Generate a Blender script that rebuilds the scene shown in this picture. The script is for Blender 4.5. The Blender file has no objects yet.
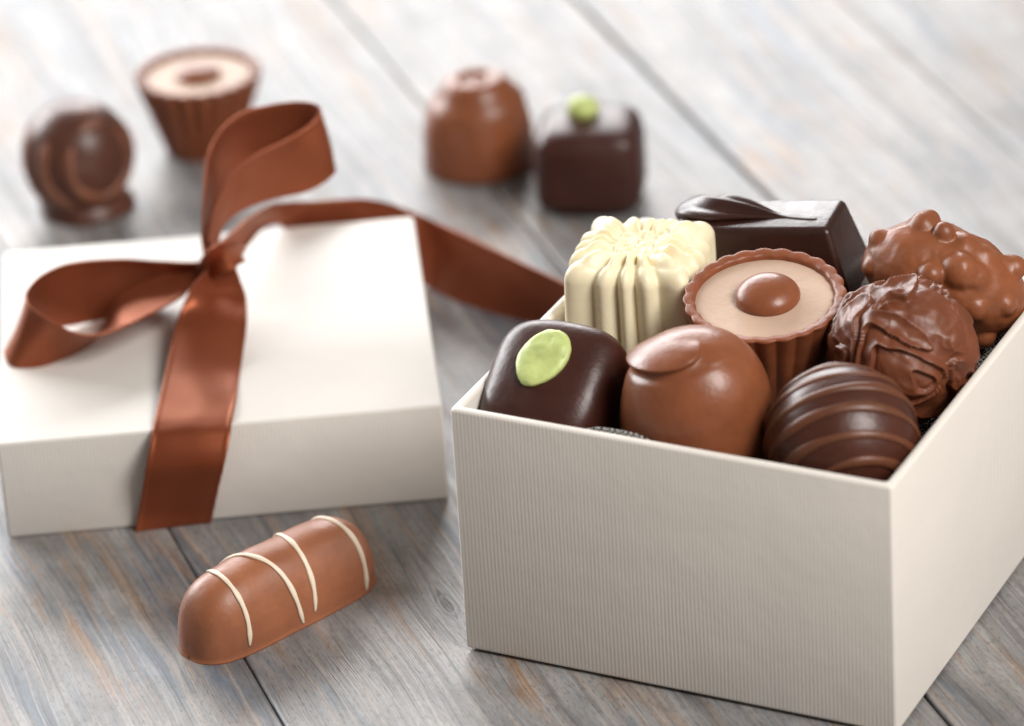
import bpy, bmesh, math, random
from mathutils import Vector, Matrix, noise, Quaternion
random.seed(7)
U = 0.01                       # everything below is written in centimetres
C = bpy.context.scene.collection
sc = bpy.context.scene
pi = math.pi

# ------------------------------------------------------------------ materials
def new_mat(name):
    m = bpy.data.materials.new(name); m.use_nodes = True
    nt = m.node_tree; nt.nodes.clear()
    out = nt.nodes.new('ShaderNodeOutputMaterial'); b = nt.nodes.new('ShaderNodeBsdfPrincipled')
    nt.links.new(b.outputs[0], out.inputs[0])
    return m, nt, b
def nd(nt, kind, **kw):
    n = nt.nodes.new(kind)
    for k, v in kw.items():
        if k in n.inputs.keys(): n.inputs[k].default_value = v
        else: setattr(n, k, v)
    return n
def mth(nt, op, a, b=None, c=None, clamp=False):
    n = nt.nodes.new('ShaderNodeMath'); n.operation = op; n.use_clamp = clamp
    for i, v in enumerate((a, b, c)):
        if v is None: continue
        if hasattr(v, 'is_linked'): nt.links.new(v, n.inputs[i])
        else: n.inputs[i].default_value = v
    return n.outputs[0]
def ramp(nt, fac, stops):
    r = nt.nodes.new('ShaderNodeValToRGB'); e = r.color_ramp.elements
    while len(e) < len(stops): e.new(.5)
    for el, (p, c) in zip(e, stops):
        el.position = p; el.color = (*c, 1) if len(c) == 3 else c
    nt.links.new(fac, r.inputs[0]); return r.outputs[0]
def mixc(nt, fac, a, b, mode='MIX'):
    n = nt.nodes.new('ShaderNodeMix'); n.data_type = 'RGBA'; n.blend_type = mode
    for s, v in ((n.inputs[0], fac), (n.inputs[6], a), (n.inputs[7], b)):
        if hasattr(v, 'is_linked'): nt.links.new(v, s)
        elif isinstance(v, (tuple, list)): s.default_value = (*v, 1) if len(v) == 3 else v
        else: s.default_value = v
    return n.outputs[2]
def texco(nt, scale=(1, 1, 1), loc=(0, 0, 0), rot=(0, 0, 0)):
    t = nt.nodes.new('ShaderNodeTexCoord'); m = nt.nodes.new('ShaderNodeMapping')
    m.inputs['Scale'].default_value = scale; m.inputs['Location'].default_value = loc; m.inputs['Rotation'].default_value = rot
    nt.links.new(t.outputs['Object'], m.inputs[0]); return m.outputs[0]
def noi(nt, vec, scale, detail=3, rough=.55, dist=0):
    n = nd(nt, 'ShaderNodeTexNoise', Scale=scale, Detail=detail, Roughness=rough, Distortion=dist)
    nt.links.new(vec, n.inputs['Vector']); return n.outputs[0]
def bump(nt, b, h, strength, dist):
    n = nd(nt, 'ShaderNodeBump', Strength=strength, Distance=dist)
    nt.links.new(h, n.inputs['Height']); nt.links.new(n.outputs[0], b.inputs['Normal']); return n

def chocolate(name, col, rough=.34, sss=.06, var=.17, bmp=.25, radius=(1., .45, .25), bscale=900, coat=0):
    m, nt, b = new_mat(name)
    v = texco(nt)
    f = noi(nt, v, 85, 6, .68)
    lo = tuple(c*(1-var) for c in col); hi = tuple(min(1, c*(1+var)) for c in col)
    nt.links.new(ramp(nt, f, [(.33, lo), (.67, hi)]), b.inputs['Base Color'])
    r = noi(nt, v, 260, 3, .6)
    nt.links.new(mth(nt, 'MULTIPLY_ADD', r, .24, rough-.12), b.inputs['Roughness'])
    b.inputs['Subsurface Weight'].default_value = sss
    b.inputs['Subsurface Radius'].default_value = radius
    b.inputs['Subsurface Scale'].default_value = .0018
    b.inputs['IOR'].default_value = 1.47
    b.inputs['Coat Weight'].default_value = coat; b.inputs['Coat Roughness'].default_value = .25
    h = mth(nt, 'ADD', noi(nt, v, bscale, 2, .5), mth(nt, 'MULTIPLY', noi(nt, v, 180, 2, .5), 2.5))
    bump(nt, b, h, bmp, .0002)
    return m

MILK = chocolate('milk_chocolate', (.222, .070, .0285), .34, .05)
MILK2 = chocolate('milk_chocolate_cup', (.225, .066, .026), .44, .05)
NUTM = chocolate('nut_milk_chocolate', (.235, .074, .028), .40, .05)
TRUF = chocolate('truffle_chocolate', (.155, .045, .0185), .42, .04)
SEMI = chocolate('semi_dark_chocolate', (.062, .0175, .0095), .36, .02)
DARK = chocolate('dark_chocolate', (.046, .0122, .0078), .37, .01)
DARK2 = chocolate('darkest_chocolate', (.033, .0115, .0080), .32, .01)
LINE = chocolate('milk_drizzle', (.120, .040, .0175), .42, .03)
WHITE = chocolate('white_chocolate', (.86, .77, .54), .40, .28, .03, .2, (1., .7, .35))
ICING = chocolate('white_icing', (.80, .66, .52), .45, .15, .04)
CREAM = chocolate('praline_cream', (.53, .375, .28), .52, .15, .05, .35)
MILKL = chocolate('log_milk_chocolate', (.300, .108, .050), .42, .06)
LINE2 = chocolate('ball_drizzle', (.185, .070, .038), .42, .03)
BALLM = chocolate('ball_chocolate', (.085, .029, .017), .36, .02)
GREEN = chocolate('green_marzipan', (.52, .60, .22), .42, .20, .14, .6, (.5, 1., .2), 700)

def paper(name, col, ribs=True, amp=.5):
    m, nt, b = new_mat(name)
    v = texco(nt)
    s = nt.nodes.new('ShaderNodeSeparateXYZ'); nt.links.new(v, s.inputs[0])
    g = nt.nodes.new('ShaderNodeNewGeometry')
    wob = noi(nt, texco(nt, (60, 60, 25)), 1, 2)
    sx = mth(nt, 'ADD', s.outputs[0], s.outputs[1])
    ph = mth(nt, 'ADD', mth(nt, 'MULTIPLY', sx, 2*pi/.00088), mth(nt, 'MULTIPLY', wob, 4.5))
    rib = mth(nt, 'SINE', ph)
    big = noi(nt, v, 35, 4, .6)
    fib = noi(nt, texco(nt, (1800, 1800, 350)), 1, 3)
    und = mth(nt, 'MULTIPLY', noi(nt, v, 55, 3, .55), 5.)
    h = mth(nt, 'ADD', und, mth(nt, 'ADD', mth(nt, 'MULTIPLY', rib, mth(nt, 'MULTIPLY_ADD', big, .5, .02) if ribs else .08), mth(nt, 'MULTIPLY', fib, .55)))
    bump(nt, b, h, amp, .00016)
    c = ramp(nt, big, [(.3, tuple(x*.955 for x in col)), (.7, col)])
    rr = mth(nt, 'MULTIPLY_ADD', rib, .5, .5)
    c = mixc(nt, mth(nt, 'MULTIPLY', rr, .07 if ribs else .02), c, (.52, .44, .37))
    nt.links.new(c, b.inputs['Base Color'])
    b.inputs['Roughness'].default_value = .55
    b.inputs['Sheen Weight'].default_value = .08
    return m
BOXP = paper('ribbed_paper', (.80, .748, .69), True, .36)
LIDP = paper('lid_paper', (.745, .71, .665), True, .5)

def pad_mat():
    m, nt, b = new_mat('padding_mesh')
    v = texco(nt, (1, 1, 1), rot=(0, 0, .6))
    s = nt.nodes.new('ShaderNodeSeparateXYZ'); nt.links.new(v, s.inputs[0])
    a = mth(nt, 'SINE', mth(nt, 'MULTIPLY', mth(nt, 'ADD', s.outputs[0], mth(nt, 'MULTIPLY', s.outputs[2], .7)), 2*pi/.00085))
    c = mth(nt, 'SINE', mth(nt, 'MULTIPLY', mth(nt, 'SUBTRACT', s.outputs[1], mth(nt, 'MULTIPLY', s.outputs[2], .7)), 2*pi/.00085))
    p = mth(nt, 'MAXIMUM', a, c)
    nt.links.new(ramp(nt, p, [(.55, (.012, .010, .010)), (.95, (.50, .47, .44))]), b.inputs['Base Color'])
    b.inputs['Roughness'].default_value = .5
    bump(nt, b, p, .6, .0003)
    return m
PAD = pad_mat()

def ribbon_mat():
    m, nt, b = new_mat('brown_satin')
    v = texco(nt)
    f1 = noi(nt, texco(nt, (1400, 1400, 1400)), 1, 2)
    f2 = noi(nt, v, 60, 1)
    c = ramp(nt, f2, [(.3, (.225, .056, .023)), (.7, (.30, .082, .036))])
    c = mixc(nt, mth(nt, 'MULTIPLY', f1, .35), c, (.18, .038, .014))
    nt.links.new(c, b.inputs['Base Color'])
    b.inputs['Roughness'].default_value = .41
    b.inputs['Metallic'].default_value = .50
    b.inputs['Specular Tint'].default_value = (1., .72, .58, 1)
    b.inputs['Sheen Weight'].default_value = .08; b.inputs['Sheen Roughness'].default_value = .35
    b.inputs['Sheen Tint'].default_value = (1., .62, .48, 1)
    bump(nt, b, mth(nt, 'ADD', f1, mth(nt, 'MULTIPLY', noi(nt, v, 70, 2, .5), 2.5)), .4, .00012)
    return m
SATIN = ribbon_mat()

# ------------------------------------------------------------------ mesh helpers
def link(o, parent=None):
    C.objects.link(o)
    if parent is not None: o.parent = parent
    return o
def mesh_obj(name, verts, faces, mat, parent=None, smooth=True, sharp=None):
    me = bpy.data.meshes.new(name)
    me.from_pydata([tuple(c*U for c in v) for v in verts], [], faces)
    bm = bmesh.new(); bm.from_mesh(me)
    bmesh.ops.remove_doubles(bm, verts=bm.verts, dist=1e-7)
    bmesh.ops.recalc_face_normals(bm, faces=bm.faces)
    for f in bm.faces: f.smooth = smooth
    if sharp:
        for e in bm.edges:
            if len(e.link_faces) == 2 and e.calc_face_angle(0) > sharp: e.smooth = False
    bm.to_mesh(me); bm.free()
    me.materials.append(mat)
    return link(bpy.data.objects.new(name, me), parent)
def thing(name, label, cat, loc=(0, 0, 0), rot=(0, 0, 0), group=None):
    o = bpy.data.objects.new(name, None); o.empty_display_size = .005
    o.location = [c*U for c in loc]
    if isinstance(rot, Quaternion): o.rotation_mode = 'QUATERNION'; o.rotation_quaternion = rot
    else: o.rotation_euler = rot
    o['label'] = label; o['category'] = cat
    if group: o['group'] = group
    return link(o)
def tag(o, label, cat, group=None):
    o['label'] = label; o['category'] = cat
    if group: o['group'] = group
    return o
def grid(nu, nv, f, wrap_u=True, cap0=False, cap1=False):
    """f(i/nu, j/(nv-1)) -> xyz; a sheet, closed round u when wrap_u"""
    nuu = nu if wrap_u else nu+1
    V = [f(i/nu, j/(nv-1)) for j in range(nv) for i in range(nuu)]
    F = []
    for j in range(nv-1):
        for i in range(nu):
            k = (i+1) % nuu
            F.append((j*nuu+i, j*nuu+k, (j+1)*nuu+k, (j+1)*nuu+i))
    if cap0: F.append(tuple(range(nuu))[::-1])
    if cap1: F.append(tuple((nv-1)*nuu+i for i in range(nuu)))
    return V, F
def lerp(a, b, t): return a+(b-a)*t
def sstep(a, b, x):
    t = max(0, min(1, (x-a)/(b-a))); return t*t*(3-2*t)
def poly(profile, t):
    """Catmull-Rom through a list of tuples, t in 0..1"""
    n = len(profile)-1; x = min(max(t, 0), 1)*n; i = min(int(x), n-1); f = x-i
    p0 = profile[max(i-1, 0)]; p1 = profile[i]; p2 = profile[i+1]; p3 = profile[min(i+2, n)]
    return tuple(.5*((2*b)+(-a+c)*f+(2*a-5*b+4*c-d)*f*f+(-a+3*b-3*c+d)*f**3) for a, b, c, d in zip(p0, p1, p2, p3))
def ico(level):
    bm = bmesh.new(); bmesh.ops.create_icosphere(bm, subdivisions=level, radius=1)
    V = [v.co.copy() for v in bm.verts]; F = [tuple(v.index for v in f.verts) for f in bm.faces]
    bm.free(); return V, F
def tube(path, r, n=10, flat=1.0, up=None, taper=None):
    """tube along a list of Vectors; flat squashes it along 'up' (a function of the index or None)"""
    V = []; F = []
    m = len(path)
    for i, p in enumerate(path):
        t = (path[min(i+1, m-1)]-path[max(i-1, 0)]).normalized()
        u = up(i).normalized() if up else Vector((0, 0, 1))
        s = t.cross(u).normalized(); u = s.cross(t).normalized()
        rr = r*(taper(i/(m-1)) if taper else 1)
        for k in range(n):
            a = 2*pi*k/n
            V.append(tuple(p+s*(rr*math.cos(a))+u*(rr*flat*math.sin(a))))
    for i in range(m-1):
        for k in range(n):
            l = (k+1) % n; F.append((i*n+k, i*n+l, (i+1)*n+l, (i+1)*n+k))
    F.append(tuple(range(n))[::-1]); F.append(tuple((m-1)*n+k for k in range(n)))
    return V, F
def N(p, s, seed=0): return noise.noise(Vector((p[0]*s+seed, p[1]*s+seed*1.7, p[2]*s-seed)))
RIBBON = {
 'loop_left': [
  ((5.046,5.656,3.860),(4.967,6.144,3.365)),
  ((4.642,5.681,3.860),(4.529,6.318,2.975)),
  ((3.939,5.666,3.975),(3.775,6.432,2.589)),
  ((2.932,5.693,4.126),(2.797,6.104,2.444)),
  ((1.827,5.509,4.216),(1.892,5.688,2.499)),
  ((1.177,4.870,4.274),(1.070,5.327,2.601)),
  ((0.850,4.229,4.227),(0.436,4.768,2.599)),
  ((0.824,3.838,4.161),(0.135,4.359,2.598)),
  ((0.914,3.572,4.101),(0.293,3.825,2.457)),
  ((1.248,3.274,3.930),(0.861,3.723,2.267)),
  ((1.733,3.088,3.663),(1.421,4.109,2.252)),
  ((2.179,3.108,3.478),(1.978,4.491,2.401)),
  ((2.639,3.251,3.413),(2.409,4.850,2.683)),
  ((3.016,3.420,3.448),(2.850,5.182,3.298)),
  ((3.463,3.842,3.429),(3.368,5.460,3.482)),
  ((4.250,4.595,3.425),(4.091,5.907,3.512)),
  ((4.645,5.147,3.485),(4.554,6.054,3.582)),
  ((5.024,5.598,3.625),(4.939,6.202,3.579)),
 ],
 'loop_right': [
  ((5.023,5.600,3.889),(5.283,6.200,3.680)),
  ((4.981,5.751,4.455),(5.293,6.649,3.943)),
  ((5.065,5.967,5.081),(5.270,7.233,4.334)),
  ((5.173,6.343,5.682),(5.424,7.655,4.601)),
  ((5.323,6.888,6.152),(5.719,7.909,4.854)),
  ((5.677,7.381,6.524),(6.147,8.015,5.031)),
  ((6.208,7.735,6.736),(6.616,8.061,5.126)),
  ((6.889,7.909,6.792),(7.223,8.088,5.136)),
  ((7.538,7.865,6.829),(7.822,7.932,5.151)),
  ((7.935,7.639,6.827),(8.176,7.758,5.144)),
  ((8.026,7.418,6.733),(8.281,7.579,5.056)),
  ((7.898,7.204,6.605),(8.093,7.393,4.921)),
  ((7.568,7.017,6.458),(7.541,7.180,4.753)),
  ((7.046,6.704,6.334),(6.762,7.092,4.683)),
  ((6.454,6.432,6.200),(6.149,6.964,4.589)),
  ((5.955,6.246,5.966),(5.750,6.751,4.488)),
  ((5.613,6.079,5.632),(5.491,6.519,4.331)),
  ((5.301,5.925,5.078),(5.374,6.274,4.167)),
  ((5.095,5.706,4.412),(5.298,6.093,3.889)),
 ],
 'tail_front': [
  ((5.071,5.345,3.955),(5.701,5.859,3.645)),
  ((4.913,4.867,3.913),(5.808,5.386,3.387)),
  ((4.603,4.617,3.670),(5.894,5.029,3.129)),
  ((4.295,4.301,3.197),(5.874,4.089,2.963)),
  ((4.096,3.470,2.975),(5.754,3.343,2.665)),
  ((3.923,2.372,2.817),(5.615,2.427,2.463)),
  ((3.728,1.085,2.669),(5.482,0.914,2.531)),
  ((3.590,0.139,2.559),(5.361,0.008,2.501)),
  ((3.500,-0.279,2.377),(5.290,-0.401,2.339)),
  ((3.336,-0.564,1.874),(5.128,-0.676,1.856)),
  ((3.175,-0.371,1.108),(4.933,-0.469,1.113)),
  ((3.024,-0.204,0.455),(4.762,-0.196,0.376)),
  ((2.915,-0.225,0.029),(4.625,-0.095,-0.181)),
 ],
 'tail_back': [
  ((5.013,5.643,4.028),(5.380,6.157,3.425)),
  ((5.239,6.071,4.039),(5.726,6.728,3.355)),
  ((5.664,6.795,4.023),(6.010,7.804,3.160)),
  ((6.146,7.778,3.939),(6.405,9.021,3.002)),
  ((6.701,8.887,3.688),(6.855,10.111,2.551)),
  ((7.150,9.888,3.259),(7.208,10.608,1.699)),
  ((7.721,10.384,2.986),(7.683,10.713,1.296)),
  ((8.373,10.678,2.842),(8.355,10.820,1.123)),
  ((8.977,10.933,2.693),(8.958,10.965,0.967)),
  ((9.555,11.337,2.352),(9.522,11.062,0.640)),
  ((10.055,11.693,1.942),(9.963,11.205,0.274)),
  ((10.635,11.539,1.680),(10.432,11.057,0.018)),
  ((11.392,10.485,1.689),(11.088,10.146,0.008)),
  ((12.109,9.401,1.709),(11.881,9.355,-0.014)),
  ((12.773,8.457,1.700),(12.632,8.746,-0.006)),
  ((13.608,7.368,1.657),(13.512,7.989,0.036)),
  ((14.394,6.171,1.680),(14.320,6.674,0.014)),
 ],
 'strap': [
  ((4.753,5.721,3.485),(4.964,6.079,3.076)),
  ((4.867,5.143,4.125),(5.054,5.556,3.430)),
  ((5.161,4.771,4.618),(5.309,5.188,3.744)),
  ((5.479,4.711,4.773),(5.578,5.088,3.872)),
  ((5.782,4.943,4.659),(5.824,5.357,3.877)),
  ((5.979,5.564,4.237),(5.968,5.835,3.710)),
  ((5.911,6.034,3.806),(5.819,6.366,3.441)),
 ],
}
KC = -1
# ------------------------------------------------------------------ camera (cm)
F_PX, PITCH, ROLL, CAM_H = 4421.37, .47762, -.06191, 49.62
cp, sp, cr, sr = math.cos(PITCH), math.sin(PITCH), math.cos(ROLL), math.sin(ROLL)
fwd = Vector((0, cp, -sp)); r0 = Vector((1, 0, 0)); u0 = Vector((0, sp, cp))
right = r0*cr+u0*sr; up = u0*cr-r0*sr
cam = bpy.data.cameras.new('camera'); co = link(bpy.data.objects.new('camera', cam))
M = Matrix((right, up, -fwd)).transposed().to_4x4(); M.translation = Vector((0, 0, CAM_H*U))
co.matrix_world = M
cam.sensor_width = 36; cam.lens = F_PX/1024*36; cam.clip_start = .02; cam.clip_end = 50
cam.dof.use_dof = True; cam.dof.focus_distance = .952; cam.dof.aperture_fstop = 9.6; cam.dof.aperture_blades = 0
sc.camera = co
def camdir(x, y, z): return right*x+up*y-fwd*z      # right, up, towards the lens

# ------------------------------------------------------------------ light
w = bpy.data.worlds.new('World'); sc.world = w; w.use_nodes = True
w.node_tree.nodes['Background'].inputs[0].default_value = (1., .935, .86, 1)
w.node_tree.nodes['Background'].inputs[1].default_value = .20
def area(name, loc, target, sx, sy, power, col=(1, 1, 1)):
    l = bpy.data.lights.new(name, 'AREA'); l.shape = 'RECTANGLE'; l.size = sx*U; l.size_y = sy*U; l.energy = power; l.color = col
    o = link(bpy.data.objects.new(name, l)); o.location = [c*U for c in loc]
    d = Vector(target)-Vector(loc); o.rotation_euler = d.to_track_quat('-Z', 'Y').to_euler()
    return o
area('window_light', (-112, 192, 58), (-2, 96, 2), 90, 70, 29, (.985, .99, 1.))
area('rear_light', (-30, 262, 72), (0, 105, 0), 150, 62, 34, (.99, .99, 1.))
area('overhead_softbox', (58, 32, 82), (3, 90, 4), 42, 54, 14, (1, .965, .925))
sc.view_settings.view_transform = 'Standard'; sc.view_settings.look = 'None'
sc.view_settings.exposure = 0; sc.view_settings.gamma = 1
sc.cycles.use_denoising = True

# ------------------------------------------------------------------ table top
PA = 1.879546
dv = Vector((math.cos(PA), math.sin(PA))); nv = Vector((dv.y, -dv.x))     # along and across the boards
SEAMS = [-45, -38.5, -32, -25.6, -19.2, -12.8, -6.4, 0, 6.3, 12.8, 19.22, 32.03, 38.4, 45.25, 51.7, 58.2, 64.6, 71, 77.5, 84]
def wood_mat():
    m, nt, b = new_mat('greywashed_wood')
    # object space: x across the boards, y along them (metres)
    raw = texco(nt)
    s = nt.nodes.new('ShaderNodeSeparateXYZ'); nt.links.new(raw, s.inputs[0])
    x, y = s.outputs[0], s.outputs[1]
    # number of the board -> offset of the pattern
    idx = 0.0
    for e in SEAMS:
        idx = mth(nt, 'ADD', mth(nt, 'GREATER_THAN', x, e*U), idx)
    wn = nt.nodes.new('ShaderNodeTexWhiteNoise'); wn.noise_dimensions = '1D'; nt.links.new(idx, wn.inputs['W'])
    rnd = wn.outputs['Value']
    # the knot pushes the grain lines apart
    kx, ky = KNOT
    dx = mth(nt, 'SUBTRACT', x, kx*U); dy = mth(nt, 'MULTIPLY', mth(nt, 'SUBTRACT', y, ky*U), .38)
    kd = mth(nt, 'SQRT', mth(nt, 'ADD', mth(nt, 'MULTIPLY', dx, dx), mth(nt, 'MULTIPLY', dy, dy)))
    pull = mth(nt, 'MULTIPLY', mth(nt, 'EXPONENT', mth(nt, 'MULTIPLY', kd, -190.)), mth(nt, 'MULTIPLY', mth(nt, 'SIGN', dx), .0035))
    xw = mth(nt, 'ADD', mth(nt, 'SUBTRACT', x, pull), mth(nt, 'MULTIPLY', noi(nt, texco(nt, (14, 5, 1)), 1, 3), .016))
    cb = nt.nodes.new('ShaderNodeCombineXYZ')
    nt.links.new(xw, cb.inputs[0]); nt.links.new(y, cb.inputs[1]); nt.links.new(mth(nt, 'MULTIPLY', rnd, 9.), cb.inputs[2])
    def st(fx, fy, det=3, rough=.6, dist=0, zo=0):
        mp = nt.nodes.new('ShaderNodeMapping'); mp.inputs['Scale'].default_value = (fx, fy, 1); mp.inputs['Location'].default_value = (zo, zo, zo)
        nt.links.new(cb.outputs[0], mp.inputs[0]); return noi(nt, mp.outputs[0], 1, det, rough, dist)
    wash = st(62, 9, 5, .66, .5)                       # broad pale / dark streaks
    blue = st(85, 13, 4, .62, .6, 3.3)
    rust = st(100, 14, 4, .62, .6, 7.7)
    line = st(620, 9, 3, .6, .1, 1.1)                 # grain lines
    fine = st(2600, 60, 2, .6, 0, 5.5)
    speck = noi(nt, texco(nt, (1500, 380, 1)), 1, 2, .7)
    col = ramp(nt, wash, [(.25, (.118, .118, .124)), (.47, (.205, .202, .203)), (.72, (.305, .296, .287))])
    bl = mth(nt, 'MULTIPLY', ramp(nt, blue, [(.53, (0, 0, 0)), (.68, (1, 1, 1))]), .80)
    col = mixc(nt, bl, col, (.080, .112, .155))
    rs = mth(nt, 'MULTIPLY', ramp(nt, rust, [(.54, (0, 0, 0)), (.70, (1, 1, 1))]), .95)
    col = mixc(nt, rs, col, (.245, .150, .088))
    ln = mth(nt, 'MULTIPLY', ramp(nt, line, [(.28, (1, 1, 1)), (.46, (0, 0, 0))]), .55)
    col = mixc(nt, ln, col, (.075, .062, .056))
    lp = mth(nt, 'MULTIPLY', ramp(nt, line, [(.56, (0, 0, 0)), (.74, (1, 1, 1))]), .22)
    col = mixc(nt, lp, col, (.42, .375, .335))
    fl = mth(nt, 'MULTIPLY', ramp(nt, fine, [(.25, (1, 1, 1)), (.5, (0, 0, 0))]), .22)
    col = mixc(nt, fl, col, (.085, .075, .07))
    t1 = mth(nt, 'ABSOLUTE', mth(nt, 'SUBTRACT', st(330, 4.5, 2, .5, 0, 2.2), .5))
    t2 = mth(nt, 'ABSOLUTE', mth(nt, 'SUBTRACT', st(360, 5.5, 2, .5, 0, 9.1), .47))
    brk = ramp(nt, noi(nt, texco(nt, (160, 22, 1), (3, 1, 0)), 1, 2), [(.38, (0, 0, 0)), (.58, (1, 1, 1))])
    w1 = mth(nt, 'MULTIPLY', mth(nt, 'MULTIPLY', ramp(nt, t1, [(.006, (1, 1, 1)), (.024, (0, 0, 0))]), brk), .50)
    col = mixc(nt, w1, col, (.055, .05, .052))
    t3 = mth(nt, 'ABSOLUTE', mth(nt, 'SUBTRACT', st(300, 4., 2, .5, 0, 14.6), .53))
    w3 = mth(nt, 'MULTIPLY', ramp(nt, t3, [(.006, (1, 1, 1)), (.030, (0, 0, 0))]), .34)
    col = mixc(nt, w3, col, (.40, .365, .335))
    w2 = mth(nt, 'MULTIPLY', ramp(nt, t2, [(.005, (1, 1, 1)), (.022, (0, 0, 0))]), .42)
    col = mixc(nt, w2, col, (.33, .20, .125))
    spk = mth(nt, 'MULTIPLY', ramp(nt, speck, [(.32, (1, 1, 1)), (.47, (0, 0, 0))]), .55)
    col = mixc(nt, spk, col, (.085, .08, .08))
    patch = noi(nt, texco(nt, (75, 38, 1)), 1, 5, .65)
    tint = mth(nt, 'MULTIPLY', mth(nt, 'MULTIPLY_ADD', rnd, .22, .90), mth(nt, 'MULTIPLY_ADD', patch, 1.45, .24))
    col = mixc(nt, 1.0, col, cmb(nt, tint), 'MULTIPLY')
    k1 = ramp(nt, mth(nt, 'MULTIPLY', kd, 100.), [(.07, (1, 1, 1)), (.11, (.9, .9, .9)), (.15, (.1, .1, .1)), (.20, (.75, .75, .75)), (.29, (0, 0, 0))])
    col = mixc(nt, mth(nt, 'MULTIPLY', k1, .95), col, (.028, .020, .017))
    nt.links.new(col, b.inputs['Base Color'])
    nt.links.new(mth(nt, 'MULTIPLY_ADD', line, -.25, .54), b.inputs['Roughness'])
    h = mth(nt, 'ADD', mth(nt, 'MULTIPLY', line, 1.), mth(nt, 'ADD', mth(nt, 'MULTIPLY', fine, .5), mth(nt, 'MULTIPLY', speck, .3)))
    bump(nt, b, h, .45, .0004)
    return m
def cmb(nt, v):
    c = nt.nodes.new('ShaderNodeCombineColor')
    for i in range(3): nt.links.new(v, c.inputs[i])
    return c.outputs[0]
kw_ = Vector((-1.77, 84.44)); KNOT = (kw_.dot(nv), kw_.dot(dv))
prof = [(-60, 0)]
for e in SEAMS:
    g = {38.4: .065, 32.03: .02}.get(e, 0)
    prof += [(e-.075-g, 0), (e-.04-g, -.015), (e-.016-g, -.05), (e-.012-g, -.3), (e+.012+g, -.3), (e+.016+g, -.05), (e+.04+g, -.015), (e+.075+g, 0)]
prof += [(105, 0), (105, -2.2), (-60, -2.2)]
n = len(prof)
V = [(px_, yy, pz) for yy in (20, 250) for px_, pz in prof]
Fc = [(i, (i+1) % n, n+(i+1) % n, n+i) for i in range(n)] + [tuple(range(n))[::-1], tuple(range(n, 2*n))]
t = mesh_obj('tabletop', V, Fc, wood_mat(), smooth=False)
t.rotation_euler = (0, 0, PA-pi/2); t['kind'] = 'structure'
t['label'] = 'grey washed wooden boards with blue and rust streaks'

# ------------------------------------------------------------------ boxes
BX, BY, BYAW, BD, BH = -1.3826, 82.452, -.47512, 9.92, 5.96
LX, LY, LYAW, LW, LD, LH = -11.7987, 88.6613, .05715, 10.17, 10.15, 2.46
def b2w(a, b, z): return Vector((BX+a*math.cos(BYAW)-b*math.sin(BYAW), BY+a*math.sin(BYAW)+b*math.cos(BYAW), z))
def shell(name, w_, d_, h_, th, floor, mat, parent, flip=False, bev=.09):
    o = [(0, 0), (w_, 0), (w_, d_), (0, d_)]
    i_ = [(th, th), (w_-th, th), (w_-th, d_-th), (th, d_-th)]
    zf = (lambda z: h_-z) if flip else (lambda z: z)
    V = [(*p, zf(0)) for p in o]+[(*p, zf(h_)) for p in o]+[(*p, zf(h_)) for p in i_]+[(*p, zf(floor)) for p in i_]
    F = [(0, 3, 2, 1), (12, 13, 14, 15)]
    for k in range(4):
        l = (k+1) % 4
        F += [(k, l, 4+l, 4+k), (4+k, 4+l, 8+l, 8+k), (8+k, 8+l, 12+l, 12+k)]
    me = mesh_obj(name, V, F, mat, parent, smooth=False)
    bm = bmesh.new(); bm.from_mesh(me.data)
    bmesh.ops.bevel(bm, geom=list(bm.edges), offset=bev*U, segments=4, profile=.5, affect='EDGES', clamp_overlap=True)
    for f in bm.faces: f.smooth = True
    # subdivide the broad faces and give the card a faint unevenness
    bm.to_mesh(me.data); bm.free()
    return me
bx = thing('gift_box', 'open square white ribbed paper box filled with chocolates', 'box', (BX, BY, 0.055), (0, 0, BYAW))
shell('box_body', 10, BD, BH-.055, .21, .2, BOXP, bx, bev=.085)
ld = thing('box_lid', 'square white paper lid lying on the boards under the brown bow', 'lid', (LX, LY, 0.006), (0, 0, LYAW))
shell('lid_body', LW, LD, LH-.006, .2, .2, LIDP, ld, flip=True, bev=.065)

def slab(name, x0, y0, x1, y1, z0, z1, mat, parent):
    V = [(x, y, z) for z in (z0, z1) for x, y in ((x0, y0), (x1, y0), (x1, y1), (x0, y1))]
    return mesh_obj(name, V, [(3, 2, 1, 0), (4, 5, 6, 7), (0, 1, 5, 4), (1, 2, 6, 5), (2, 3, 7, 6), (3, 0, 4, 7)], mat, parent, smooth=False)
slab('box_base', .30, .22, 9.7, BD-.3, -.054, .012, BOXP, bx)

# padding sheet inside the box, its edges turned up against the walls
def padf(u, v):
    a = lerp(.30, 9.70, u); b = lerp(.30, BD-.30, v)
    z = 3.82+.19*max(0, b-2.2)
    e = min(a-.3, 9.7-a, b-.3, BD-.3-b)
    zt = 5.1+.2*N((a, b, 0), .5, 2)
    if b < 1.6: zt = 5.55+.40*math.exp(-((a-3.75)/.95)**4)
    if a > 8.2: zt = 5.0+.62*math.exp(-((b-6.6)/1.0)**2)
    k = sstep(.35, 0, e)
    return (a, b, lerp(z+.05*N((a, b, 0), 2, 1), max(zt, z), k))
pd = mesh_obj('padding_sheet', *grid(90, 90, padf, wrap_u=False), PAD)
so = pd.modifiers.new('thick', 'SOLIDIFY'); so.thickness = .05*U; so.offset = 1
pd.location = [c*U for c in (BX, BY, 0)]; pd.rotation_euler = (0, 0, BYAW)
tag(pd, 'dark sheet of dotted mesh padding lining the box under the chocolates', 'padding')

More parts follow.
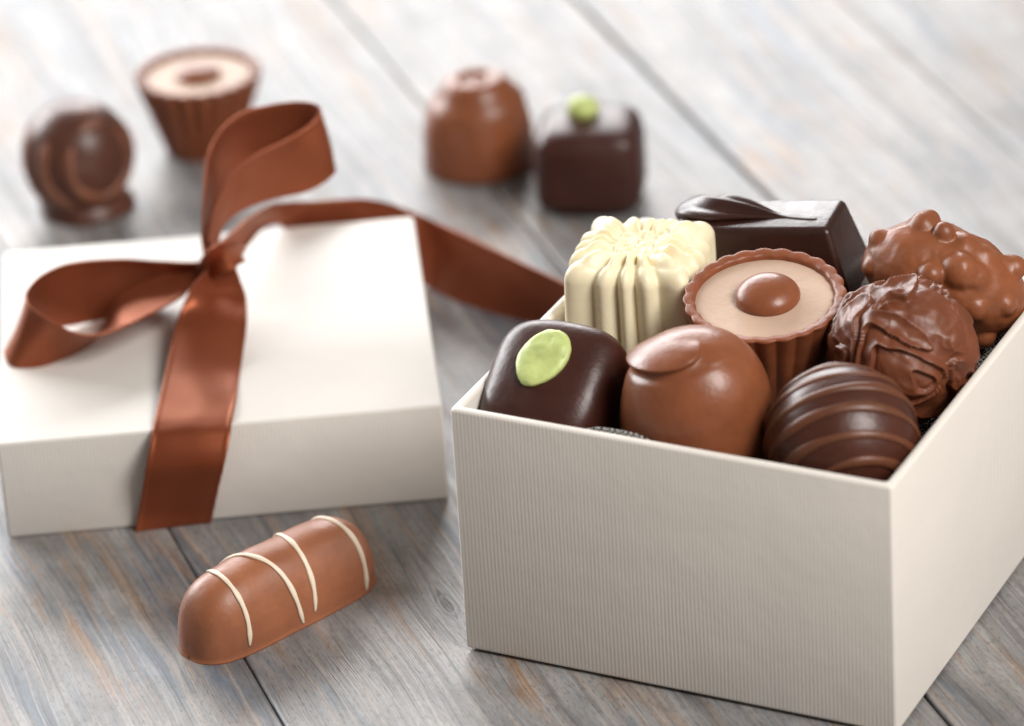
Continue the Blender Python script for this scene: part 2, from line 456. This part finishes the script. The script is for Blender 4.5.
# ------------------------------------------------------------------ chocolates
def round_cube(hx, hy, hz, r, k, lvl=5, wob=.0, seed=0, flat=None, flare=0):
    V, F = ico(lvl); out = []
    for d in V:
        p = [c*math.tanh(k*x)/math.tanh(k)+r*x for c, x in zip((hx-r, hy-r, hz-r), d)]
        s = 1+wob*N(p, .9, seed)
        p = [q*s for q in p]
        if flare:
            g = 1+flare*sstep(-.1, -1, p[2]/hz); p[0] *= g; p[1] *= g
        if flat is not None: p[2] = max(p[2], flat)
        out.append(tuple(p))
    return out, F
def disc(rx, ry, th, seed=0):
    V, F = ico(4); out = []
    for d in V:
        e = 1+.06*N(d, 1.6, seed)+.03*N(d, 6, seed+4)
        x, y = d.x*rx*e, d.y*ry*e
        z = th*math.copysign(abs(d.z)**.75, d.z)
        z += (.05*N((x, y, 0), 2.4, seed+1)+.045*N((x, y, 0), 6, seed+2)+.02*N((x, y, 0), 14, seed+3))*(d.z > 0)*d.z
        # leaf-like point at one end
        if y < 0: x *= 1-.25*(y/ry)**2
        out.append((x, y, z))
    return out, F

# A dark, tilted, marzipan disc
ax = camdir(-.30, .47, .83).normalized()
pA = b2w(1.54, 2.05, 5.46)
q = ax.to_track_quat('Z', 'Y')
A = thing('chocolate', 'dark rounded square chocolate with green marzipan disc in front left corner of box', 'chocolate', pA, q, 'chocolates in the box')
mesh_obj('dark_shell', *round_cube(1.48, 1.55, 1.26, .75, 2.1, wob=.03, seed=4), DARK, A)
V, F = disc(.56, .74, .15, 3)
o = mesh_obj('marzipan_disc', V, F, GREEN, A); o.location = (-.05*U, .30*U, 1.25*U); o.rotation_euler = (-.05, 0, -.25)

# B milk dome with a swirled cap
def dome(sr=1., sz=1., amp=.11, nu=260, nv=200):
    P = [(0, 0), (1.2, 0), (1.40, .06), (1.48, .4), (1.52, .85), (1.50, 1.28), (1.40, 1.70), (1.21, 2.05), (.95, 2.30), (.66, 2.44), (.36, 2.52), (.14, 2.545), (0, 2.55)]
    def f(u, v):
        r, z = poly(P, v); th = 2*pi*u
        dt = (math.degrees(th)-218+180) % 360-180
        g = sstep(-110, -55, dt)*sstep(95, 40, dt)
        zl = 2.05+.0043*(dt+40)
        d = amp*g*sstep(-.035, .03, z-zl)*(1-.9*sstep(.03, .50, z-zl))
        dt2 = (math.degrees(th)-330+180) % 360-180
        g2 = sstep(-100, -40, dt2)*sstep(100, 40, dt2)
        d += amp*.12*g2*sstep(-.03, .03, z-2.36+.0006*dt2)
        d -= .03*g*math.exp(-((z-zl+.09)/.06)**2)
        d *= sstep(.05, .5, r)
        r2 = max(0, r+d*(.35+.65*min(1, r/1.0)) if r > .02 else 0); z2 = z+d*.35
        return (r2*math.cos(th)*sr, r2*math.sin(th)*sr, z2*sz)
    return grid(nu, nv, f)
pB = b2w(4.75, 2.15, 4.32)
B = thing('chocolate', 'smooth milk chocolate dome with folded swirl cap in middle of front row', 'chocolate', pB, (.06, .0, 0), 'chocolates in the box')
mesh_obj('milk_shell', *dome(1.07, 1.26, .15), MILK, B)

# C striped ball
def ring(axis, rad, ang, tube_r, ctr=Vector((0, 0, 0)), sq=.6, wob=0, seed=0):
    ax_ = axis.normalized(); e1 = ax_.orthogonal().normalized(); e2 = ax_.cross(e1)
    pts = []; m = 120
    for i in range(m+1):
        a = 2*pi*i/m; aa = ang+wob*math.sin(a+seed)+wob*.6*math.sin(2*a+seed*2)
        pts.append((ax_*math.cos(aa)+(e1*math.cos(a)+e2*math.sin(a))*math.sin(aa)))
    path = [ctr+p*rad for p in pts]
    return tube(path, tube_r, 12, sq, up=lambda i: pts[i], taper=lambda k: 1+.22*math.sin(2*pi*k*2+seed*1.9)+.14*math.sin(2*pi*k*5+seed))
pC = b2w(8.06, 2.1, 5.58)
Cc = thing('chocolate', 'glossy dark round chocolate ringed by raised stripes in front right corner of box', 'chocolate', pC, (0, 0, 0), 'chocolates in the box')
V, F = ico(6)
mesh_obj('dark_shell', [tuple(v*(1.60*(1+.012*N(v, 1.3, 8)))) for v in V], F, SEMI, Cc)
axC = camdir(.16, -.80, .57)
for k, a in enumerate((20, 41, 61, 80, 98, 116, 134, 150)):
    mesh_obj('drizzle_line', *ring(axC, 1.595, math.radians(a), .105, sq=.5, wob=.022, seed=k), LINE, Cc)

# D white flower block
def flower(nu=320, nv=130):
    H_ = 2.78
    def sect(th):
        c, s = math.cos(th), math.sin(th)
        dc = abs((th % (pi/2))-pi/4)
        sq = 1.52/((abs(c)**3.6+abs(s)**3.6)**(1/3.6))+.17*math.exp(-(dc/.24)**2)
        ph = th*8+.60*math.sin(4*th)
        lob = (math.sqrt(math.cos(ph)**2+.03)-.173)/.842
        cor = math.exp(-(dc/.22)**2)
        return sq, lob, cor
    def f(u, v):
        th = 2*pi*u; sq, lob, cor = sect(th)
        c, s = math.cos(th), math.sin(th)
        R = sq*(1-.135*(1-lob))
        if v < .05: rr, z = R*v/.05*1.05, 0
        elif v < .42:
            k = (v-.05)/.37; rr, z = R*(1.05-.07*k), H_*.80*k
        elif v < .64:
            k = (v-.42)/.22; a = k*pi/2
            rr = R*.98-.36*(1-math.cos(a)); z = H_*.80+(.30+.10*lob)*math.sin(a)
        else:
            k = (v-.64)/.36; r1 = R*.98-.36; rr = r1*(1-k)
            fl = sstep(.55, .30, k)
            z = H_*.80+.30+.10*lob*fl+.10*math.sin(min(1, k/.6)*pi/2)+.16*(lob-.4)*fl*sstep(0, .2, k)
            x, y = rr*c, rr*s
            w_ = sstep(.34, .52, k)
            z += w_*(.09*N((x, y, 0), 5, 3)+.07*N((x, y, 0), 11, 9))
        return (rr*c, rr*s, z)
    return grid(nu, nv, f)
pD = b2w(1.74, 6.22, 4.66)
D = thing('chocolate', 'white chocolate square flower block with fluted sides in left of box', 'chocolate', pD, (.03, -.02, -.30), 'chocolates in the box')
mesh_obj('white_block', *flower(), WHITE, D)

# E cup with cream and a button; also the one on the boards
def cup(parent, R=1.76, rb=1.15, H_=2.2, nfl=24, mat=MILK2, cream=CREAM, scal=.030):
    P = [(0, 0), (rb*.9, 0), (rb, .05), (lerp(rb, R, .25), H_*.25), (lerp(rb, R, .5), H_*.5), (lerp(rb, R, .78), H_*.78), (R*.985, H_*.96), (R, H_), (R*.985, H_+.05), (R*.93, H_+.05), (R*.865, H_+.01), (R*.85, H_-.12), (R*.88, H_-.25), (R*.5, H_-.28), (0, H_-.28)]
    def f(u, v):
        th = 2*pi*u; r, z = poly(P, v)
        k = sstep(.05, .15, v)*sstep(.80, .66, v)
        fl = abs(math.sin(nfl*th/2))
        r *= 1-scal*1.3*(1-fl)**.9*k*(1.0 if v < .5 else .75)+.010*N((math.cos(th)*3, math.sin(th)*3, z), .8, 3)*k
        z += .012*(fl-.5)*sstep(.45, .55, v)*sstep(.76, .62, v)
        return (r*math.cos(th), r*math.sin(th), z)
    mesh_obj('cup_shell', *grid(nfl*12, 90, f), mat, parent)
    def g(u, v):
        th = 2*pi*u; r = R*.872*v
        z = H_-.075+.03*N((r*math.cos(th), r*math.sin(th), 0), .8, 6)-.03*sstep(.9, 1, v)
        return (r*math.cos(th), r*math.sin(th), z)
    mesh_obj('cream_filling', *grid(96, 30, g), cream, parent)
def button(parent, x, y, z, r, h, mat=MILK):
    def g(u, v):
        th = 2*pi*u; a = v*pi/2*1.15
        rr = r*math.sin(a) if a < pi/2 else r*(1-.10*(a-pi/2))
        return (x+rr*math.cos(th)*(1+.02*math.sin(2*th)), y+rr*math.sin(th), z+h*math.cos(a))
    mesh_obj('chocolate_button', *grid(64, 30, g), mat, parent)
pE = b2w(4.99, 5.48, 4.87)
E_ = thing('chocolate', 'fluted milk chocolate cup filled with pale cream in centre of box', 'chocolate', pE, (.15, .0, -.2), 'chocolates in the box')
cup(E_, 1.76, 1.15, 2.15); button(E_, .06, .05, 2.12, .70, .40)

# F truffle with rough swirled coat
V, F = ico(7 if not False else 6)
def truffle(d):
    p = Vector(d)
    w1 = Vector((N(p, 1.1, 11), N(p, 1.1, 21), N(p, 1.1, 31)))
    q_ = p+w1*.75
    r1 = max(0, 1-abs(noise.noise(q_*1.55+Vector((4.1, .3, 2))))*4.2)
    r2 = max(0, 1-abs(noise.noise(q_*2.5+Vector((1.1, 7.3, 5))))*4.6)
    big = noise.noise(q_*1.55+Vector((4.1, .3, 2)))
    n3 = noise.noise(p*6+w1*3)
    m_ = .5+.5*noise.noise(p*2.1+Vector((3, 3, 3)))
    h = .06*r1**2.0*(.15+m_)+.03*r2**2.0*sstep(.35, .75, m_)+.16*max(0, big)+.012*n3+.09*noise.noise(p*1.5+Vector((9, 2, 1)))
    h += .035*max(0, noise.noise(p*4.2+Vector((2, 8, 6)))-.1)
    f_ = noise.noise(q_*1.05+Vector((7, 1, 4)))*2.9+noise.noise(q_*2.1+Vector((2, 2, 9)))*.45+p.x*1.1-p.z*.5+.10*noise.noise(p*6.5+Vector((3, 9, 1)))
    t_ = f_-math.floor(f_)
    h += (.19*t_**1.3+.03*t_**7)*sstep(1, .89, t_)*(.45+.75*m_)
    pk = noise.noise(p*3.1+Vector((5, 2, 7)))
    h += .10*max(0, pk-.38)*2*r1
    return tuple(p*(1.46+h))
pF = b2w(8.18, 5.22, 6.2)
Ft = thing('chocolate', 'round milk chocolate truffle with rough rippled coat on right of box', 'chocolate', pF, (0, 0, 0), 'chocolates in the box')
mesh_obj('truffle_coat', [truffle(v) for v in V], F, TRUF, Ft)

# H nut cluster
pH = b2w(8.02, 8.26, 6.42)
def nut_cluster():
    R3 = random.Random(12)
    ha = right*math.cos(.40)-up*math.sin(.40); hb = right*math.sin(.40)+up*math.cos(.40)
    nuts = []
    def cd(px, py):        # direction on the lump of a bump seen at that picture offset
        x, y = px/78., py/62.
        z = math.sqrt(max(.04, 1-min(.96, x*x+y*y))); return camdir(x, y, z).normalized()
    for px_, py_, r_, o_ in ((-30, 52, .30, 1.04), (-20, 58, .22, 1.12), (-6, 47, .24, 1.10), (-24, 4, .27, 1.06), (12, 8, .40, 1.0), (32, 2, .30, .98), (24, 38, .34, .92), (74, 10, .30, 1.06), (46, -56, .26, 1.08), (-72, 34, .24, 1.02), (-78, 10, .22, 1.03), (-74, -22, .26, 1.04), (52, 24, .30, .94), (34, -30, .26, .98), (62, -22, .24, 1.0)):
        nuts.append((cd(px_, py_), r_, o_))
    for k in range(3):
        d = Vector((R3.uniform(-1, 1), R3.uniform(-.2, 1), R3.uniform(-1, 1)))
        if d.length > .2: nuts.append((d.normalized(), R3.uniform(.24, .40), R3.uniform(.86, 1.0)))
    V, F = ico(6); out = []
    for d in V:
        cx, cy, cz = d.dot(ha)/1.80, d.dot(hb)/1.16, d.dot(-fwd)/1.35
        r = 1/math.sqrt(cx*cx+cy*cy+cz*cz)
        r *= 1+.05*N(d, 2.2, 5)
        K = 20.; acc = math.exp(K*r)
        for c, rho, off in nuts:
            ex = 1/math.sqrt((c.dot(ha)/1.80)**2+(c.dot(hb)/1.16)**2+(c.dot(-fwd)/1.35)**2)
            q_ = ex*off-.13; cs = d.dot(c)
            if cs <= 0: continue
            s2 = q_*q_*(1-cs*cs)
            if s2 < rho*rho: acc += math.exp(K*(q_*cs+math.sqrt(rho*rho-s2)))-1
        r = math.log(acc)/K-.03
        r += .035*N(d, 3.5, 4)+.014*N(d, 9, 2)+.006*N(d, 20, 6)
        out.append(tuple(d*(r*1.04)))
    return out, F
Hn = thing('chocolate', 'lumpy milk chocolate nut cluster in back right corner of box', 'chocolate', pH, (0, 0, 0), 'chocolates in the box')
mesh_obj('nut_coat', *nut_cluster(), NUTM, Hn)

# G dark bar with curl
def bar():
    hx, hy, hz = 1.80, .80, 1.75; bx_, by_ = hx+.42, hy+.30
    V = [(-bx_, -by_, 0), (bx_, -by_, 0), (bx_, by_, 0), (-bx_, by_, 0), (-hx, -hy, hz), (hx, -hy, hz), (hx, hy, hz), (-hx, hy, hz)]
    F = [(3, 2, 1, 0), (4, 5, 6, 7), (0, 1, 5, 4), (1, 2, 6, 5), (2, 3, 7, 6), (3, 0, 4, 7)]
    return V, F
G = thing('chocolate', 'long dark chocolate bar with a moulded curl on top in back row', 'chocolate', (5.82, 88.34, 5.46), (0, -.10, -.34), 'chocolates in the box')
o = mesh_obj('dark_bar', *bar(), DARK2, G, smooth=False)
bm = bmesh.new(); bm.from_mesh(o.data); bmesh.ops.bevel(bm, geom=list(bm.edges), offset=.14*U, segments=6, profile=.5, affect='EDGES')
for f in bm.faces: f.smooth = True
bm.to_mesh(o.data); bm.free()
# the curl: a mound rolled up at the left end that thins out to a tail at the right
def curlf(u, v):
    k = v; x = lerp(-2.0, 1.5, k)
    wd = .58*math.sqrt(max(0, 1-((k-.30)/.30)**2)) if k < .30 else .49*(1-sstep(.30, .80, k))+.09
    wd = max(wd, .004)*(1-.0*k)*(1 if k < .97 else max(.02, (1-k)/.03))
    ht = wd*lerp(.62, .85, sstep(.4, .8, k))
    yc = .12-.42*sstep(.35, 1, k)+.10*sstep(.3, 0, k)
    a = pi*2*u
    y = yc+wd*math.cos(a); z = ht*math.sin(a)
    g = .5+.5*math.cos(7*a+4.5*math.exp(-((k-.05)/.22)**2)*(1+math.cos(a)))
    am = .115*sstep(.80, .45, k)*sstep(.0, .10, k)
    y += math.cos(a)*am*(g-.5); z += abs(math.sin(a))*am*(g-.5)
    return (x, y, 1.70+max(-.05, z))
mesh_obj('moulded_curl', *grid(120, 220, curlf, cap0=True, cap1=True), DARK2, G)

# ------------------------------------------------------------------ chocolates on the boards
# log
LOGA = math.atan2(2.88, 3.54)
Lg = thing('chocolate_log', 'milk chocolate log with four white icing stripes lying in front of the lid', 'chocolate', (-5.50, 84.54, 0), (0, 0, LOGA+.05), 'chocolates on the boards')
LL, LWd, LHh = 2.56, .93, 1.72
def logp(s, a):
    """s along -1..1, a over the back from 0 (front foot) to pi"""
    e = (1-abs(s)**5.5)**(1/2.3) if abs(s) < 1 else 0
    e2 = (1-abs(s)**6)**(1/2.3) if abs(s) < 1 else 0
    aa = lerp(-.34, pi+.34, a/pi); ca, sa = math.cos(aa), math.sin(aa)
    zc = .44
    y = -LWd*math.copysign(abs(ca)**.86, ca)*e
    z = zc*(.15+.85*e2)+(LHh-zc)*math.copysign(abs(sa)**.9, sa)*(.2*e+.8*e2) if sa > 0 else zc*(.15+.85*e2)*(1+sa/.3335)
    wob = 1+.008*math.sin(5.3*s+a*1.2)+.006*math.sin(11*s+2*a)
    return Vector((s*LL, y*wob, z*wob))
def logf(u, v):
    s = math.sin((v-.5)*pi)*.999995
    k = u*1.28
    if k <= 1:
        a = pi*k
        p = logp(s, a)
        foot = math.exp(-p.z/.06)*.05
        r_ = math.hypot(p.y, p.x*.0)
        p.y += math.copysign(foot, p.y) if abs(p.y) > .02 else 0
        p.x += foot*(abs(s)**8)*math.copysign(1, s)
        return tuple(p)
    k = (k-1)/.28
    p0 = logp(s, pi); p1 = logp(s, 0)
    return tuple(p0.lerp(p1, k)*1.0)
mesh_obj('milk_shell', *grid(150, 130, logf, cap0=True, cap1=True), MILKL, Lg)
for s0, sl, a0, a1, r_ in ((-.61, .04, .16, 1.95, .062), (-.18, -.35, .08, 2.2, .064), (.15, .11, .18, 2.1, .062), (.69, -.09, .06, 2.3, .066)):
    pts = []; nrm = []
    for i in range(60):
        k = i/59; a = lerp(a0, a1, k); s = s0+sl*(.5-k)*-1.0+.015*math.sin(6*k+s0*9)
        p = logp(s, a); c = Vector((s*LL, 0, .35)); nn = (p-c).normalized()
        pts.append(p+nn*.012); nrm.append(nn)
    mesh_obj('icing_stripe', *tube(pts, r_, 12, .46, up=lambda i: nrm[i], taper=lambda k: (.45+.55*sstep(0, .10, k))*(1-.25*sstep(.9, 1, k))*(1+.10*math.sin(17*k+s0*20)+.08*math.sin(31*k))), ICING, Lg)

# striped ball with a foot
pb = Vector((-11.12, 106.35, 0))
Bb = thing('chocolate_ball', 'dark round chocolate with swirled stripes and a spread foot behind the lid', 'chocolate', pb, (0, 0, 0), 'chocolates on the boards')
P = [(0, 0), (1.1, 0), (1.18, .02), (1.22, .12), (1.17, .28), (1.12, .42), (1.20, .62), (1.37, 1.02), (1.46, 1.50), (1.40, 2.0), (1.18, 2.48), (.83, 2.80), (.42, 2.96), (0, 3.0)]
mesh_obj('dark_shell', *grid(96, 80, lambda u, v: (lambda rz: (rz[0]*math.cos(2*pi*u)*(1+.05*math.sin(2*pi*u*2+1)*(rz[1] < .3))+.15*sstep(.5, .15, rz[1])*(rz[0]/1.2), rz[0]*math.sin(2*pi*u), rz[1]))(poly(P, v))), BALLM, Bb)
for k, a in enumerate((40, 63, 86)):
    mesh_obj('drizzle_line', *ring(camdir(.54, -.12, .83), 1.44, math.radians(a), .16, Vector((0, 0, 1.50)), .60, .07, k), LINE2, Bb)

# cup
Cu = thing('chocolate_cup', 'fluted milk chocolate cup with cream and button standing behind the bow', 'chocolate', (-7.98, 109.75, 0), (0, 0, .1), 'chocolates on the boards')
cup(Cu, 1.74, 1.02, 2.2, 22, scal=.11); button(Cu, 0, 0, 2.15, .62, .24)

# dome
Dm = thing('chocolate_dome', 'milk chocolate dome with a flat swirled top standing upright on the boards', 'chocolate', (-.52, 107.68, 0), (0, 0, 0), 'chocolates on the boards')
P2 = [(0, 0), (1.3, 0), (1.49, .03), (1.52, .14), (1.50, .5), (1.47, 1.0), (1.41, 1.35), (1.33, 1.62), (1.20, 1.86), (1.06, 2.04), (.94, 2.20), (.86, 2.36), (.75, 2.46), (.58, 2.50), (.44, 2.47), (.34, 2.38), (.2, 2.40), (0, 2.42)]
def domef(u, v):
    th = 2*pi*u; r, z = poly(P2, v); d = .5+.5*math.cos(th-3.4)
    r *= 1+.10*(1-d)*math.exp(-((z-2.0)/.28)**2)
    return (r*math.cos(th), r*math.sin(th), z-.05*d*(z > 1.9))
mesh_obj('milk_shell', *grid(96, 90, domef), MILK, Dm)

# dark cube with marzipan
Dc = thing('chocolate_cube', 'dark chocolate cube topped by a green marzipan button on the boards', 'chocolate', (2.37, 104.95, 1.18), (0, 0, -.12), 'chocolates on the boards')
mesh_obj('dark_shell', *round_cube(1.43, 1.35, 1.18, .52, 2.6, wob=.02, seed=3, flat=-1.178, flare=.05), DARK, Dc)
V, F = disc(.42, .36, .34, 9)
o = mesh_obj('marzipan_button', V, F, GREEN, Dc); o.location = (-.14*U, .18*U, 1.32*U); o.rotation_euler = (.25, .1, .2)

# ------------------------------------------------------------------ ribbon bow
def ribbon(name, st, parent, steps=9, nw=14, curl=None, th=.028, hem=.060, zmin=.02):
    """st: pairs of edge points (lid space); a cloth strip with thicker hems, bent across by curl(t)"""
    m = (len(st)-1)*steps
    rows = []
    for i in range(m+1):
        t_ = i/m
        a = Vector(poly([s[0] for s in st], t_)); b = Vector(poly([s[1] for s in st], t_))
        rows.append((a, b))
    XS = [0, .012, .03, .045, .06, .085]+[lerp(.085, .915, k/nw) for k in range(1, nw)]+[.915, .94, .955, .97, .988, 1]
    V = []; ring_n = 2*len(XS)
    for i, (a, b) in enumerate(rows):
        tg = ((rows[min(i+1, m)][0]+rows[min(i+1, m)][1])-(rows[max(i-1, 0)][0]+rows[max(i-1, 0)][1])).normalized()
        wv = b-a; nn = tg.cross(wv).normalized(); cu = curl(i/m) if curl else 0.
        L1 = []; L2 = []
        for x in XS:
            e = min(x, 1-x)*wv.length
            h = lerp(hem, th, sstep(.06, .11, e))*.5
            if e < .001: h *= .45
            p = a+wv*x+nn*(cu*(1-(2*x-1)**2)*wv.length)+nn*(.012*noise.noise(Vector((i*.11, x*3, len(name)))))
            f1 = p+nn*h; f2 = p-nn*h
            f1.z = max(f1.z, zmin); f2.z = max(f2.z, zmin*.5)
            L1.append(tuple(f1)); L2.append(tuple(f2))
        V += L1+L2[::-1]
    F = []
    for i in range(m):
        for k in range(ring_n):
            l = (k+1) % ring_n
            F.append((i*ring_n+k, i*ring_n+l, (i+1)*ring_n+l, (i+1)*ring_n+k))
    F.append(tuple(range(ring_n))[::-1]); F.append(tuple(m*ring_n+k for k in range(ring_n)))
    return mesh_obj(name, V, F, SATIN, parent, sharp=1.2)
bow = thing('ribbon_bow', 'brown satin ribbon tied in a bow resting on the white lid', 'bow', (LX, LY, 0), (0, 0, LYAW))
ribbon('bow_loop', RIBBON['loop_left'], bow, curl=lambda t: .02*math.sin(pi*t))
ribbon('bow_loop', RIBBON['loop_right'], bow, curl=lambda t: .03*math.sin(pi*t))
ribbon('ribbon_tail', RIBBON['tail_front'], bow, curl=lambda t: KC*(.36*(1-sstep(0.05, .26, t)))+.02*math.sin(pi*t))
ribbon('ribbon_tail', RIBBON['tail_back'], bow, curl=lambda t: .05*(1-sstep(.1, .3, t)))
# knot: a strap drawn over the gathered middle, with the packed ribbon under it
kn = ribbon('knot', RIBBON['strap'], bow, curl=lambda t: .16)
kc = Vector((5.16, 5.75, 3.62))
def knotf(u, v):
    a = 2*pi*u; tt = (v-.5)*2
    rr = .27+.04*math.sin(3*a+tt*2)
    pr = math.sqrt(max(0, 1-abs(tt)**2.6))
    fold = .03*math.sin(9*a+tt*3)*pr
    y = (rr*pr+fold)*math.cos(a); z = (rr*pr+fold)*math.sin(a); x = tt*.40
    return tuple(kc+Vector((x*.86+y*.30, x*.35+y*.9, z+x*.25)))
mesh_obj('packed_ribbon', *grid(72, 40, knotf), SATIN, kn)
